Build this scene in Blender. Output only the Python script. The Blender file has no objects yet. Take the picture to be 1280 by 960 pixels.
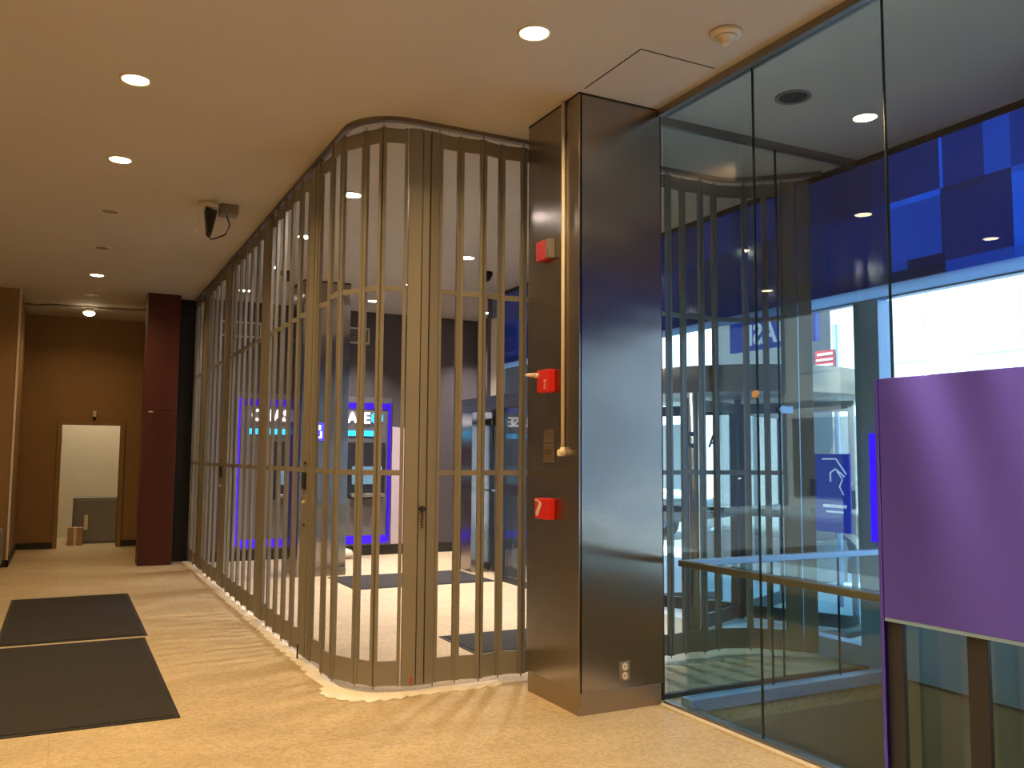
import bpy, bmesh, math, random
from mathutils import Vector, Matrix
random.seed(7)
C = bpy.context.scene.collection
PI = math.pi
EYE = 1.55
CEIL = 3.8867
XG = 3.50            # glass partition plane
XW = 5.45            # street wall plane

# ------------------------------------------------------------------ materials
def mat(name, col, rough=0.5, metal=0.0, spec=0.5, noise=0.0, nscale=20, bump=0.0, emit=None, estr=0.0, coat=0.0, stretch=(1, 1, 1)):
    m = bpy.data.materials.new(name); m.use_nodes = True
    nt = m.node_tree; b = nt.nodes['Principled BSDF']
    b.inputs['Base Color'].default_value = (*col, 1); b.inputs['Roughness'].default_value = rough
    b.inputs['Metallic'].default_value = metal; b.inputs['Specular IOR Level'].default_value = spec
    b.inputs['Coat Weight'].default_value = coat
    if emit: b.inputs['Emission Color'].default_value = (*emit, 1); b.inputs['Emission Strength'].default_value = estr
    tc = nt.nodes.new('ShaderNodeTexCoord'); mp = nt.nodes.new('ShaderNodeMapping'); mp.inputs['Scale'].default_value = stretch
    n = nt.nodes.new('ShaderNodeTexNoise'); n.inputs['Scale'].default_value = nscale; n.inputs['Detail'].default_value = 4
    nt.links.new(tc.outputs['Object'], mp.inputs[0]); nt.links.new(mp.outputs[0], n.inputs['Vector'])
    if noise:
        mx = nt.nodes.new('ShaderNodeMix'); mx.data_type = 'RGBA'
        mx.inputs['A'].default_value = (*[c * (1 - noise) for c in col], 1); mx.inputs['B'].default_value = (*[min(1, c * (1 + noise)) for c in col], 1)
        nt.links.new(n.outputs['Fac'], mx.inputs['Factor']); nt.links.new(mx.outputs['Result'], b.inputs['Base Color'])
    if bump:
        bp = nt.nodes.new('ShaderNodeBump'); bp.inputs['Strength'].default_value = bump; bp.inputs['Distance'].default_value = 0.01
        nt.links.new(n.outputs['Fac'], bp.inputs['Height']); nt.links.new(bp.outputs[0], b.inputs['Normal'])
    return m

def brushed(name, col, rough, spread, aniso=0.8, wave=0.004, wscale=(0.8, 0.8, 3.0), nz=(260, 260, 1.2), vr=0.012):
    """brushed steel sheet: reflections smear across the grain ('h' sideways, 'v' up and down), plus slight buckling"""
    m = bpy.data.materials.new(name); m.use_nodes = True
    nt = m.node_tree; b = nt.nodes['Principled BSDF']; L = nt.links.new; N = nt.nodes.new
    b.inputs['Base Color'].default_value = (*col, 1); b.inputs['Metallic'].default_value = 1
    b.inputs['Anisotropic'].default_value = aniso
    if spread == 'h':
        g = N('ShaderNodeNewGeometry'); cr = N('ShaderNodeVectorMath'); cr.operation = 'CROSS_PRODUCT'; cr.inputs[1].default_value = (0, 0, 1)
        L(g.outputs['True Normal'], cr.inputs[0]); L(cr.outputs[0], b.inputs['Tangent'])
    else:
        cb = N('ShaderNodeCombineXYZ'); cb.inputs[2].default_value = 1; L(cb.outputs[0], b.inputs['Tangent'])
    tc = N('ShaderNodeTexCoord')
    mp = N('ShaderNodeMapping'); mp.inputs['Scale'].default_value = nz
    n = N('ShaderNodeTexNoise'); n.inputs['Scale'].default_value = 1; n.inputs['Detail'].default_value = 2
    L(tc.outputs['Object'], mp.inputs[0]); L(mp.outputs[0], n.inputs['Vector'])
    mp2 = N('ShaderNodeMapping'); mp2.inputs['Scale'].default_value = wscale
    n2 = N('ShaderNodeTexNoise'); n2.inputs['Scale'].default_value = 1.2; n2.inputs['Detail'].default_value = 0.5
    L(tc.outputs['Object'], mp2.inputs[0]); L(mp2.outputs[0], n2.inputs['Vector'])
    b2 = N('ShaderNodeBump'); b2.inputs['Strength'].default_value = 1; b2.inputs['Distance'].default_value = wave
    L(n2.outputs['Fac'], b2.inputs['Height']); L(b2.outputs[0], b.inputs['Normal'])
    rr = N('ShaderNodeMapRange'); rr.inputs['To Min'].default_value = rough - vr; rr.inputs['To Max'].default_value = rough + vr
    L(n.outputs['Fac'], rr.inputs['Value']); L(rr.outputs[0], b.inputs['Roughness'])
    return m

def glassmat(name, tint, ior=1.5, boost=1.0):
    m = bpy.data.materials.new(name); m.use_nodes = True
    nt = m.node_tree; nt.nodes.clear(); L = nt.links.new
    o = nt.nodes.new('ShaderNodeOutputMaterial'); mx = nt.nodes.new('ShaderNodeMixShader')
    t = nt.nodes.new('ShaderNodeBsdfTransparent'); t.inputs[0].default_value = (*tint, 1)
    g = nt.nodes.new('ShaderNodeBsdfGlossy'); g.inputs['Roughness'].default_value = 0.0; g.inputs[0].default_value = (1, 1, 1, 1)
    f = nt.nodes.new('ShaderNodeFresnel'); f.inputs[0].default_value = ior
    # both faces of a pane share the transparent colour, so the tint is given per face
    mm = nt.nodes.new('ShaderNodeMath'); mm.operation = 'MULTIPLY'; mm.inputs[1].default_value = boost; mm.use_clamp = True
    geo = nt.nodes.new('ShaderNodeNewGeometry'); inv = nt.nodes.new('ShaderNodeMath'); inv.operation = 'SUBTRACT'; inv.inputs[0].default_value = 1
    m2 = nt.nodes.new('ShaderNodeMath'); m2.operation = 'MULTIPLY'
    L(f.outputs[0], mm.inputs[0]); L(geo.outputs['Backfacing'], inv.inputs[1]); L(mm.outputs[0], m2.inputs[0]); L(inv.outputs[0], m2.inputs[1])
    L(m2.outputs[0], mx.inputs[0]); L(t.outputs[0], mx.inputs[1]); L(g.outputs[0], mx.inputs[2]); L(mx.outputs[0], o.inputs[0])
    return m

def emis(name, col, s):
    return mat(name, col, emit=col, estr=s)

def floormat():
    m = bpy.data.materials.new('terrazzo'); m.use_nodes = True
    nt = m.node_tree; b = nt.nodes['Principled BSDF']; L = nt.links.new; N = nt.nodes.new
    tc = N('ShaderNodeTexCoord')
    v = N('ShaderNodeTexVoronoi'); v.inputs['Scale'].default_value = 55
    L(tc.outputs['Object'], v.inputs['Vector'])
    r = N('ShaderNodeValToRGB'); e = r.color_ramp.elements
    e[0].position = 0; e[0].color = (0.45, 0.355, 0.215, 1); e[1].position = 1; e[1].color = (0.60, 0.50, 0.33, 1)
    x = e.new(0.5); x.color = (0.54, 0.435, 0.275, 1)
    sp = N('ShaderNodeSeparateColor'); L(v.outputs['Color'], sp.inputs[0]); L(sp.outputs[0], r.inputs[0])
    n = N('ShaderNodeTexNoise'); n.inputs['Scale'].default_value = 1.6; n.inputs['Detail'].default_value = 6
    mp = N('ShaderNodeMapping'); mp.inputs['Scale'].default_value = (1, 2.2, 1); mp.inputs['Rotation'].default_value = (0, 0, 0.5)
    L(tc.outputs['Object'], mp.inputs[0]); L(mp.outputs[0], n.inputs['Vector'])
    r2 = N('ShaderNodeValToRGB'); r2.color_ramp.elements[0].position = 0.3; r2.color_ramp.elements[0].color = (0.86, 0.85, 0.83, 1)
    r2.color_ramp.elements[1].position = 0.7; r2.color_ramp.elements[1].color = (1.05, 1.05, 1.05, 1)
    L(n.outputs['Fac'], r2.inputs[0])
    mu = N('ShaderNodeMix'); mu.data_type = 'RGBA'; mu.blend_type = 'MULTIPLY'; mu.inputs['Factor'].default_value = 1
    L(r.outputs[0], mu.inputs['A']); L(r2.outputs[0], mu.inputs['B'])
    br = N('ShaderNodeTexBrick'); br.offset = 0; br.inputs['Scale'].default_value = 1; br.inputs['Mortar Size'].default_value = 0.0035
    br.inputs['Brick Width'].default_value = 1.22; br.inputs['Row Height'].default_value = 1.22; br.inputs['Mortar Smooth'].default_value = 0.4
    L(tc.outputs['Object'], br.inputs['Vector'])
    m3 = N('ShaderNodeMix'); m3.data_type = 'RGBA'; hf = N('ShaderNodeMath'); hf.operation = 'MULTIPLY'; hf.inputs[1].default_value = 0.4; L(br.outputs['Fac'], hf.inputs[0]); L(hf.outputs[0], m3.inputs['Factor'])
    L(mu.outputs['Result'], m3.inputs['A']); m3.inputs['B'].default_value = (0.33, 0.24, 0.14, 1)
    L(m3.outputs['Result'], b.inputs['Base Color'])
    rr = N('ShaderNodeMapRange'); rr.inputs['To Min'].default_value = 0.34; rr.inputs['To Max'].default_value = 0.55
    L(n.outputs['Fac'], rr.inputs[0]); L(rr.outputs[0], b.inputs['Roughness'])
    b.inputs['Specular IOR Level'].default_value = 0.35
    return m

def bluemat():
    """lit blue fascia made of overlapping square panels in several blues"""
    m = bpy.data.materials.new('blue_squares'); m.use_nodes = True
    nt = m.node_tree; b = nt.nodes['Principled BSDF']; L = nt.links.new; N = nt.nodes.new
    tc = N('ShaderNodeTexCoord')
    def layer(sy, sz, oy, oz):
        mp = N('ShaderNodeMapping'); mp.inputs['Location'].default_value = (0.3, oy, oz); mp.inputs['Scale'].default_value = (0.0, sy, sz)
        fl = N('ShaderNodeVectorMath'); fl.operation = 'FLOOR'; wn = N('ShaderNodeTexWhiteNoise'); wn.noise_dimensions = '3D'
        L(tc.outputs['Object'], mp.inputs[0]); L(mp.outputs[0], fl.inputs[0]); L(fl.outputs[0], wn.inputs['Vector']); return wn.outputs['Value']
    a = layer(1.9, 1.9, 0.31, 0.4); c = layer(3.2, 2.4, 0.13, 0.77)
    ad = N('ShaderNodeMath'); ad.operation = 'MULTIPLY'; L(a, ad.inputs[0])
    # the squares nearest the gate take the darkest blues
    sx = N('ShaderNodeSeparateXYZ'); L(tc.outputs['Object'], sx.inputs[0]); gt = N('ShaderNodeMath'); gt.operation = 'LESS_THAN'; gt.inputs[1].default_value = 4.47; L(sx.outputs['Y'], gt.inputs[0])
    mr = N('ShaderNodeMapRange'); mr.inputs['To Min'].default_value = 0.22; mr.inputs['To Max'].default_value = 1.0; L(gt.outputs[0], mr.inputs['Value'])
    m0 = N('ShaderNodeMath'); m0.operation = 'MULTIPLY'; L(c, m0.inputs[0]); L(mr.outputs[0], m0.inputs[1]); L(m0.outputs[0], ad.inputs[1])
    r = N('ShaderNodeValToRGB'); e = r.color_ramp.elements
    e[0].position = 0.0; e[0].color = (0.005, 0.010, 0.045, 1); e[1].position = 0.8; e[1].color = (0.004, 0.09, 0.72, 1)
    x = e.new(0.3); x.color = (0.004, 0.022, 0.20, 1)
    L(ad.outputs[0], r.inputs[0]); L(r.outputs[0], b.inputs['Base Color']); L(r.outputs[0], b.inputs['Emission Color'])
    b.inputs['Emission Strength'].default_value = BLUE_E; b.inputs['Roughness'].default_value = 0.12; b.inputs['Specular IOR Level'].default_value = 0.5
    return m
BLUE_E = 0.75

M = dict(
    floor=floormat(),
    ceiling=mat('ceiling_paint', (0.55, 0.51, 0.46), 0.85, noise=0.04, nscale=2, bump=0.06),
    wall=mat('brown_wall', (0.265, 0.155, 0.065), 0.8, noise=0.06, nscale=5, bump=0.05),
    greywall=mat('grey_wall', (0.085, 0.076, 0.085), 0.75, noise=0.04, nscale=4, bump=0.04),
    cream=mat('cream_wall', (0.72, 0.66, 0.52), 0.8, noise=0.04, nscale=3),
    base=mat('black_base', (0.02, 0.018, 0.016), 0.5),
    red=mat('oxblood_paint', (0.070, 0.010, 0.004), 0.55, noise=0.1, nscale=3, bump=0.03),
    black=mat('black_paint', (0.012, 0.012, 0.012), 0.6),
    alum=mat('gate_aluminium', (0.235, 0.215, 0.175), 0.5, metal=0.15, noise=0.05, nscale=9),
    alumd=mat('track_aluminium', (0.22, 0.19, 0.15), 0.45, metal=0.7),
    seam=mat('dark_seam', (0.03, 0.025, 0.02), 0.7),
    steel=brushed('column_steel', (0.37, 0.335, 0.305), 0.25, 'h', 0.85, vr=0.006, wave=0.012, wscale=(1.2, 1.2, 2.4)),
    steel2=brushed('kick_steel', (0.40, 0.34, 0.27), 0.45, 'h', 0.6),
    panel=brushed('steel_blue_reflection', (0.16, 0.135, 0.95), 0.30, 'v', 1.0, wave=0.0004, vr=0.005, wscale=(1, 2.2, 0.6), nz=(2, 2, 200)),  # blue light reflected off the sheet is put into its base colour
    rail=mat('rail_steel', (0.30, 0.27, 0.23), 0.32, metal=0.9, noise=0.05, nscale=30),
    frame=mat('window_aluminium', (0.26, 0.44, 0.72), 0.35, metal=0.3, noise=0.03),
    darkframe=mat('dark_frame', (0.025, 0.029, 0.04), 0.4, metal=0.1),
    glass=glassmat('green_glass', (0.85, 0.935, 0.955)),
    glassthin=glassmat('clear_glass', (0.95, 0.985, 0.99)),
    edge=mat('glass_edge_dark', (0.01, 0.03, 0.03), 0.2),
    mat_=mat('mat_pile', (0.022, 0.02, 0.017), 0.95, noise=0.4, nscale=160, bump=0.5),
    rubber=mat('mat_rubber', (0.012, 0.012, 0.012), 0.6),
    white=mat('white_plastic', (0.70, 0.63, 0.50), 0.4),
    conduit=mat('conduit_white', (0.75, 0.68, 0.56), 0.4),
    grey=mat('grey_metal', (0.22, 0.21, 0.19), 0.5, metal=0.3),
    alarm=mat('alarm_red', (0.62, 0.02, 0.015), 0.35),
    lamp=emis('lamp_warm', (1.0, 0.80, 0.50), 28),
    lampw=emis('lamp_white', (1.0, 0.90, 0.78), 28),
    ring=mat('lamp_ring', (0.75, 0.66, 0.5), 0.4),
    dark=mat('dark_plastic', (0.02, 0.02, 0.02), 0.35),
    card=mat('cardboard', (0.42, 0.27, 0.15), 0.8),
    pit=mat('pit_plaster', (0.30, 0.25, 0.19), 0.85, noise=0.06, nscale=3),
    lit_floor=mat('pale_lit_floor', (0.86, 0.80, 0.68), 0.7, noise=0.1, nscale=14, bump=0.3),  # light on the floor by the gate put into a pale colour
    led=emis('blue_led', (0.04, 0.005, 1.0), 1.1),
    ledtop=emis('blue_bar', (0.02, 0.0, 0.40), 1.0),
    letter=emis('white_letter', (1.0, 0.98, 1.0), 2.2),
    cyan=emis('cyan_bar', (0.02, 0.45, 0.95), 1.5),
    atm=mat('machine_grey', (0.16, 0.15, 0.16), 0.4, metal=0.2),
    screen=emis('machine_screen', (0.10, 0.22, 0.32), 0.5),
    pink=mat('pale_laminate', (0.62, 0.52, 0.56), 0.6),
    icon=emis('icon_blue', (0.05, 0.06, 0.9), 1.2),
    decal=mat('dark_decal', (0.03, 0.06, 0.08), 0.5),
    film=emis('window_film_blue', (0.02, 0.06, 0.55), 0.3),  # daylight through the film put in as a weak glow
    filmtext=emis('window_film_white', (0.7, 0.85, 1.0), 0.45),  # letters glow in place of daylight behind them; card slot shares it
    signred=mat('street_sign_red', (0.5, 0.03, 0.05), 0.5),
    pave=mat('pavement', (0.66, 0.76, 0.80), 0.9, noise=0.1, nscale=2),
    road=mat('asphalt', (0.30, 0.31, 0.32), 0.9, noise=0.1, nscale=4),
    stone=mat('pale_stone', (0.85, 0.84, 0.80), 0.8, noise=0.06, nscale=2),
    paleglass=mat('pale_window', (0.74, 0.80, 0.86), 0.5),
    greystone=mat('grey_stone', (0.10, 0.115, 0.125), 0.7, noise=0.08, nscale=2),
    carpaint=mat('car_paint', (0.02, 0.035, 0.06), 0.25, coat=0.6),
    tyre=mat('tyre', (0.02, 0.02, 0.02), 0.8),
    carglass=mat('car_glass', (0.05, 0.08, 0.1), 0.08),
    coat=mat('coat_cloth', (0.09, 0.12, 0.16), 0.8), skin=mat('skin', (0.5, 0.32, 0.24), 0.6),
)
M['blue'] = bluemat()
def frosted():
    m = bpy.data.materials.new('frosted_glazing'); m.use_nodes = True; nt = m.node_tree; nt.nodes.clear()
    o = nt.nodes.new('ShaderNodeOutputMaterial'); mx = nt.nodes.new('ShaderNodeMixShader'); mx.inputs[0].default_value = 0.7
    d = nt.nodes.new('ShaderNodeBsdfDiffuse'); d.inputs[0].default_value = (0.5, 0.6, 0.7, 1); t = nt.nodes.new('ShaderNodeBsdfTranslucent'); t.inputs[0].default_value = (0.5, 0.68, 0.9, 1)
    nt.links.new(d.outputs[0], mx.inputs[1]); nt.links.new(t.outputs[0], mx.inputs[2]); nt.links.new(mx.outputs[0], o.inputs[0]); return m
M['frosted'] = frosted()

# ------------------------------------------------------------------ geometry helpers
def bx(bm, x0, x1, y0, y1, z0, z1, mtx=None, mi=0):
    vs = [bm.verts.new((x, y, z)) for z in (z0, z1) for y in (y0, y1) for x in (x0, x1)]
    if mtx is not None:
        for v in vs: v.co = mtx @ v.co
    for f in ((0, 2, 3, 1), (4, 5, 7, 6), (0, 1, 5, 4), (2, 6, 7, 3), (0, 4, 6, 2), (1, 3, 7, 5)):
        bm.faces.new([vs[i] for i in f]).material_index = mi
def beam(bm, a, b, w, z0, z1, ext=0):
    """upright slab of thickness w from a to b (plan points)"""
    a = Vector(a); b = Vector(b); d = (b - a); L = d.length; d.normalize()
    mtx = Matrix.Translation((a.x, a.y, 0)) @ Matrix.Rotation(math.atan2(d.y, d.x), 4, 'Z')
    bx(bm, -ext, L + ext, -w / 2, w / 2, z0, z1, mtx)
def cyl(bm, p, r, h, n=24, r2=None, axis='z', mi=0, cap=True):
    r2 = r if r2 is None else r2; p = Vector(p); A = []; B = []
    for i in range(n):
        t = 2 * PI * i / n; c, s = math.cos(t), math.sin(t)
        for lst, rr, hh in ((A, r, 0), (B, r2, h)):
            q = {'z': (c * rr, s * rr, hh), 'x': (hh, c * rr, s * rr), 'y': (s * rr, hh, c * rr)}[axis]
            lst.append(bm.verts.new(p + Vector(q)))
    for i in range(n):
        j = (i + 1) % n; f = bm.faces.new((A[i], A[j], B[j], B[i])); f.smooth = True; f.material_index = mi
    if cap:
        bm.faces.new(A[::-1]).material_index = mi; bm.faces.new(B).material_index = mi
def lathe(bm, p, prof, n=28):
    rings = []
    for r, z in prof:
        rings.append([bm.verts.new((p[0] + r * math.cos(2 * PI * i / n), p[1] + r * math.sin(2 * PI * i / n), p[2] + z)) for i in range(n)])
    for a, b in zip(rings, rings[1:]):
        for i in range(n):
            j = (i + 1) % n; bm.faces.new((a[i], a[j], b[j], b[i])).smooth = True
    bm.faces.new(rings[0][::-1]); bm.faces.new(rings[-1])
def tube(bm, pts, r, n=10):
    pts = [Vector(p) for p in pts]; rings = []
    for i, p in enumerate(pts):
        d = (pts[min(i + 1, len(pts) - 1)] - pts[max(i - 1, 0)]).normalized()
        u = d.cross(Vector((0.13, 0.2, 0.97))).normalized(); v = d.cross(u)
        rings.append([bm.verts.new(p + u * r * math.cos(2 * PI * k / n) + v * r * math.sin(2 * PI * k / n)) for k in range(n)])
    for a, b in zip(rings, rings[1:]):
        for i in range(n):
            j = (i + 1) % n; bm.faces.new((a[i], a[j], b[j], b[i])).smooth = True
    bm.faces.new(rings[0][::-1]); bm.faces.new(rings[-1])
def NB(): return bmesh.new()
def obj(name, bm, m, parent=None, bevel=0.0, label=None, loc=None):
    bmesh.ops.recalc_face_normals(bm, faces=bm.faces)
    me = bpy.data.meshes.new(name); bm.to_mesh(me); bm.free()
    for q in (m if isinstance(m, (list, tuple)) else [m]): me.materials.append(M[q])
    o = bpy.data.objects.new(name, me); C.objects.link(o)
    if parent:
        o.parent = parent; o.matrix_parent_inverse = parent_world(parent).inverted()
    if bevel:
        b = o.modifiers.new('bevel', 'BEVEL'); b.width = bevel; b.segments = 2; b.limit_method = 'ANGLE'
    if label: o['label'] = label
    return o
def parent_world(o):
    m = Matrix.LocRotScale(o.location, o.rotation_euler, o.scale)
    if o.parent: m = parent_world(o.parent) @ o.matrix_parent_inverse @ m
    return m
def thing(name, label, cat, loc=(0, 0, 0), group=None):
    o = bpy.data.objects.new(name, None); C.objects.link(o); o.location = loc; o.empty_display_size = 0.1
    o['label'] = label; o['category'] = cat
    if group: o['group'] = group
    return o
def tag(o, label, cat, group=None, kind=None):
    o['label'] = label; o['category'] = cat
    if group: o['group'] = group
    if kind: o['kind'] = kind
    return o
def struct(name, bm, m, bevel=0.0):
    o = obj(name, bm, m, None, bevel); o['kind'] = 'structure'; return o
def sbox(name, m, *b, bevel=0.0):
    bm = NB(); bx(bm, *b); return struct(name, bm, m, bevel)
def pbox(name, m, parent, *b, bevel=0.0, label=None):
    bm = NB(); bx(bm, *b); return obj(name, bm, m, parent, bevel, label)
def text(name, s, size, m, parent, origin, xdir, updir, depth=0.01, bold=0.0, align='LEFT', squeeze=1.0, width=None):
    cu = bpy.data.curves.new(name, 'FONT'); cu.body = s; cu.size = size; cu.extrude = depth / 2; cu.offset = bold; cu.align_x = align
    t = bpy.data.objects.new(name, cu); C.objects.link(t)
    dg = bpy.context.evaluated_depsgraph_get(); me = bpy.data.meshes.new_from_object(t.evaluated_get(dg))
    bpy.data.objects.remove(t)
    if width: squeeze = width / (max(v.co.x for v in me.vertices) - min(v.co.x for v in me.vertices))
    x = Vector(xdir).normalized(); u = Vector(updir).normalized(); n = x.cross(u)
    R = Matrix(((x.x * squeeze, u.x, n.x, origin[0]), (x.y * squeeze, u.y, n.y, origin[1]), (x.z * squeeze, u.z, n.z, origin[2]), (0, 0, 0, 1)))
    me.transform(R); me.materials.clear(); me.materials.append(M[m])
    o = bpy.data.objects.new(name, me); C.objects.link(o)
    if parent: o.parent = parent; o.matrix_parent_inverse = parent_world(parent).inverted()
    return o

# ------------------------------------------------------------------ the setting
YB = -3.0; XL = -5.5
bm = NB()
bx(bm, XL, XG - 0.02, YB, 4.52, -0.12, 0)
bx(bm, XL, XW, 4.52, 8.6, -0.12, 0); bx(bm, XL, 6.3, 8.6, 16.5, -0.12, 0); bx(bm, XL, 3.0, 16.5, 19.5, -0.12, 0)
bx(bm, XG - 0.02, XW, -3.0, 0.2, -0.12, 0)
struct('floor', bm, 'floor')
bm = NB(); bx(bm, XL - 0.2, 6.5, YB - 0.2, 19.6, CEIL, CEIL + 0.15); struct('ceiling', bm, 'ceiling')
sbox('wall_left', 'wall', -0.83, -0.63, 14.10, 16.7, 0, CEIL)
sbox('wall_left_front', 'wall', XL, -0.83, 14.10, 14.3, 0, CEIL)
sbox('wall_left_side', 'wall', XL - 0.2, XL, YB, 14.3, 0, CEIL)
sbox('wall_rear', 'wall', XL, 6.3, YB - 0.2, YB, 0, CEIL)
bm = NB(); bx(bm, -0.83, -0.03, 16.6, 16.75, 0, CEIL); bx(bm, 0.87, 1.9, 16.6, 16.75, 0, CEIL); bx(bm, -0.03, 0.87, 16.6, 16.75, 2.06, CEIL)
struct('wall_back', bm, 'wall')
sbox('wall_passage_right', 'wall', 1.72, 1.9, 13.95, 16.6, 0, CEIL)
bm = NB(); bx(bm, -1.2, 2.4, 18.6, 18.75, 0, CEIL); bx(bm, -1.3, -1.2, 16.75, 18.75, 0, CEIL); bx(bm, 2.4, 2.5, 16.75, 18.75, 0, CEIL)
struct('wall_storeroom', bm, 'cream')
bm = NB()
bx(bm, -0.10, -0.03, 16.56, 16.76, 0, 2.13); bx(bm, 0.87, 0.94, 16.56, 16.76, 0, 2.13); bx(bm, -0.03, 0.87, 16.56, 16.76, 2.06, 2.13)
struct('door_1', bm, 'wall', 0.004)
bm = NB(); bx(bm, -0.63, -0.10, 16.57, 16.6, 0, 0.10); bx(bm, 0.94, 1.72, 16.57, 16.6, 0, 0.10); struct('baseboard_back', bm, 'base')
bm = NB(); bx(bm, -0.63, -0.61, 14.08, 16.57, 0, 0.10); bx(bm, XL, -0.61, 14.08, 14.10, 0, 0.10); struct('baseboard_left', bm, 'base')
bm = NB(); bx(bm, -0.64, -0.615, 14.085, 14.13, 0.1, CEIL); struct('trim_corner', bm, 'white')
sbox('wall_machines', 'greywall', 1.9, 6.4, 13.6, 13.8, 0, CEIL)
sbox('baseboard_machines', 'base', 1.9, 6.25, 13.575, 13.6, 0, 0.15)
sbox('wall_recess', 'greywall', 6.25, 6.4, 11.5, 13.6, 0, CEIL)
bm = NB(); bx(bm, XW, 6.4, 11.35, 11.5, 0, CEIL); struct('wall_return', bm, 'greywall')
bm = NB(); bx(bm, XW - 0.01, XW, 11.06, 11.36, 2.36, 3.55); struct('trim_white', bm, 'white')
# stairwell
bm = NB()
bx(bm, XG - 0.02, XW, 4.50, 4.62, -3.2, -0.12); bx(bm, XG - 0.14, XG - 0.02, 0.2, 4.62, -3.2, -0.12)
bx(bm, XW, XW + 0.12, 0.2, 4.62, -3.2, 0); bx(bm, XG - 0.02, XW, 0.1, 0.2, -3.2, -0.12)
struct('wall_stairwell', bm, 'pit')
sbox('floor_stairwell', 'pit', XG - 0.14, XW, 0.1, 4.62, -3.3, -3.2)
# street wall
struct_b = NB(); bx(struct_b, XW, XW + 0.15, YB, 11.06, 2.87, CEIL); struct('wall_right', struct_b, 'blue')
bm = NB(); bx(bm, XW - 0.02, XW + 0.1, YB, 11.06, 3.84, CEIL); struct('trim_fascia_top', bm, 'seam')
bm = NB()
bx(bm, XW - 0.02, XW + 0.06, YB, 5.6, 2.76, 2.775)
bx(bm, XW - 0.05, XW + 0.12, 4.57, 4.80, 0, 2.76)
for y in (3.0, 1.2, -0.8): bx(bm, XW - 0.02, XW + 0.08, y - 0.04, y + 0.04, 0.1, 2.76)
bx(bm, XW - 0.03, XW + 0.1, YB, 4.57, 0.0, 0.5); bx(bm, XW - 0.03, XW + 0.1, 4.80, 5.5, 0.0, 0.16)
bx(bm, XW - 0.03, XW + 0.1, 8.02, 9.05, 0.0, 0.16)
bx(bm, XW - 0.02, XW + 0.1, 5.44, 5.54, 0, 2.8); bx(bm, XW - 0.02, XW + 0.1, 8.02, 8.12, 0, 2.8); bx(bm, XW, XW + 0.1, 9.0, 9.1, 0, 2.8)
struct('window_frame_street', bm, 'frame', 0.004)
bm = NB(); bx(bm, XW + 0.02, XW + 0.032, YB, 5.6, 2.775, 2.87); bx(bm, XW + 0.02, XW + 0.032, 5.6, 11.06, 2.80, 2.87); struct('window_6', bm, 'frosted')
for i, (a, b, z0, z1) in enumerate([(YB, 4.57, 0.5, 2.76), (4.80, 5.44, 0.16, 2.76), (5.54, 8.02, 2.42, 2.8), (8.12, 9.0, 0.16, 2.8), (9.1, 11.06, 2.46, 2.8)]):
    bm = NB(); bx(bm, XW + 0.035, XW + 0.047, a, b, z0, z1); struct('window_%d' % (i + 1), bm, 'glassthin')
sbox('wall_right_low', 'greywall', XW, XW + 0.12, 11.06, 11.36, 0, 2.36)

# steel column
def column():
    t = thing('steel_column', 'wide brushed steel clad column in the middle, between folding gate and glass', 'column', (3.16, 5.0, 0))
    x0, x1, y0, y1 = 2.84, 3.47, 4.66, 5.34
    bm = NB(); bx(bm, x0, x0 + 0.02, y0, y1, 0.13, CEIL - 0.012); bx(bm, x0 + 0.02, x1, y1 - 0.02, y1, 0.13, CEIL - 0.012)
    bx(bm, x0 + 0.02, x1, y0 + 0.02, y1 - 0.02, 0.02, CEIL - 0.012)
    obj('side_sheet', bm, 'steel', t)
    bm = NB(); bx(bm, x0 + 0.006, x1, y0, y0 + 0.02, 0.13, CEIL - 0.012); obj('front_sheet', bm, 'steel', t, 0.002)
    pbox('corner_trim', 'steel', t, x0 - 0.004, x0 + 0.008, y0 - 0.004, y0 + 0.008, 0.05, CEIL - 0.012, bevel=0.002)
    pbox('top_reveal', 'seam', t, x0 - 0.003, x1 + 0.003, y0 - 0.003, y1, CEIL - 0.012, CEIL)
    bm = NB(); bx(bm, x0 - 0.003, x1 - 0.02, y0 - 0.003, y1 - 0.03, 0, 0.13); obj('kick_plate', bm, 'steel2', t, 0.002)
    pbox('edge_seam', 'seam', t, x1, x1 + 0.012, y0 + 0.004, y0 + 0.03, 0.02, CEIL)
column()
t = thing('steel_column', 'steel clad column standing inside the lobby, seen through the folding gate', 'column', (3.05, 11.8, 0))
bm = NB(); bx(bm, 2.74, 3.38, 11.45, 12.1, 0.1, CEIL - 0.02); obj('sheet', bm, 'steel', t, 0.004)
pbox('kick_plate', 'steel2', t, 2.735, 3.385, 11.445, 12.105, 0, 0.1, bevel=0.003)
pbox('top_reveal', 'seam', t, 2.745, 3.375, 11.455, 12.095, CEIL - 0.02, CEIL)
t = thing('painted_column', 'dark oxblood red painted column at the far end of the gate', 'column', (1.22, 13.7, 0))
pbox('upper_shaft', 'red', t, 1.0, 1.44, 13.5, 13.9, 2.19, CEIL - 0.002, bevel=0.006); pbox('lower_shaft', 'red', t, 0.995, 1.445, 13.495, 13.905, 0, 2.18, bevel=0.006)
pbox('joint', 'seam', t, 1.01, 1.43, 13.51, 13.89, 2.18, 2.19)
pbox('bracket', 'conduit', t, 1.06, 1.12, 13.485, 13.497, 2.165, 2.18)
sbox('trim_gate_jamb', 'black', 1.445, 1.72, 13.86, 13.95, 0, CEIL)

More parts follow.
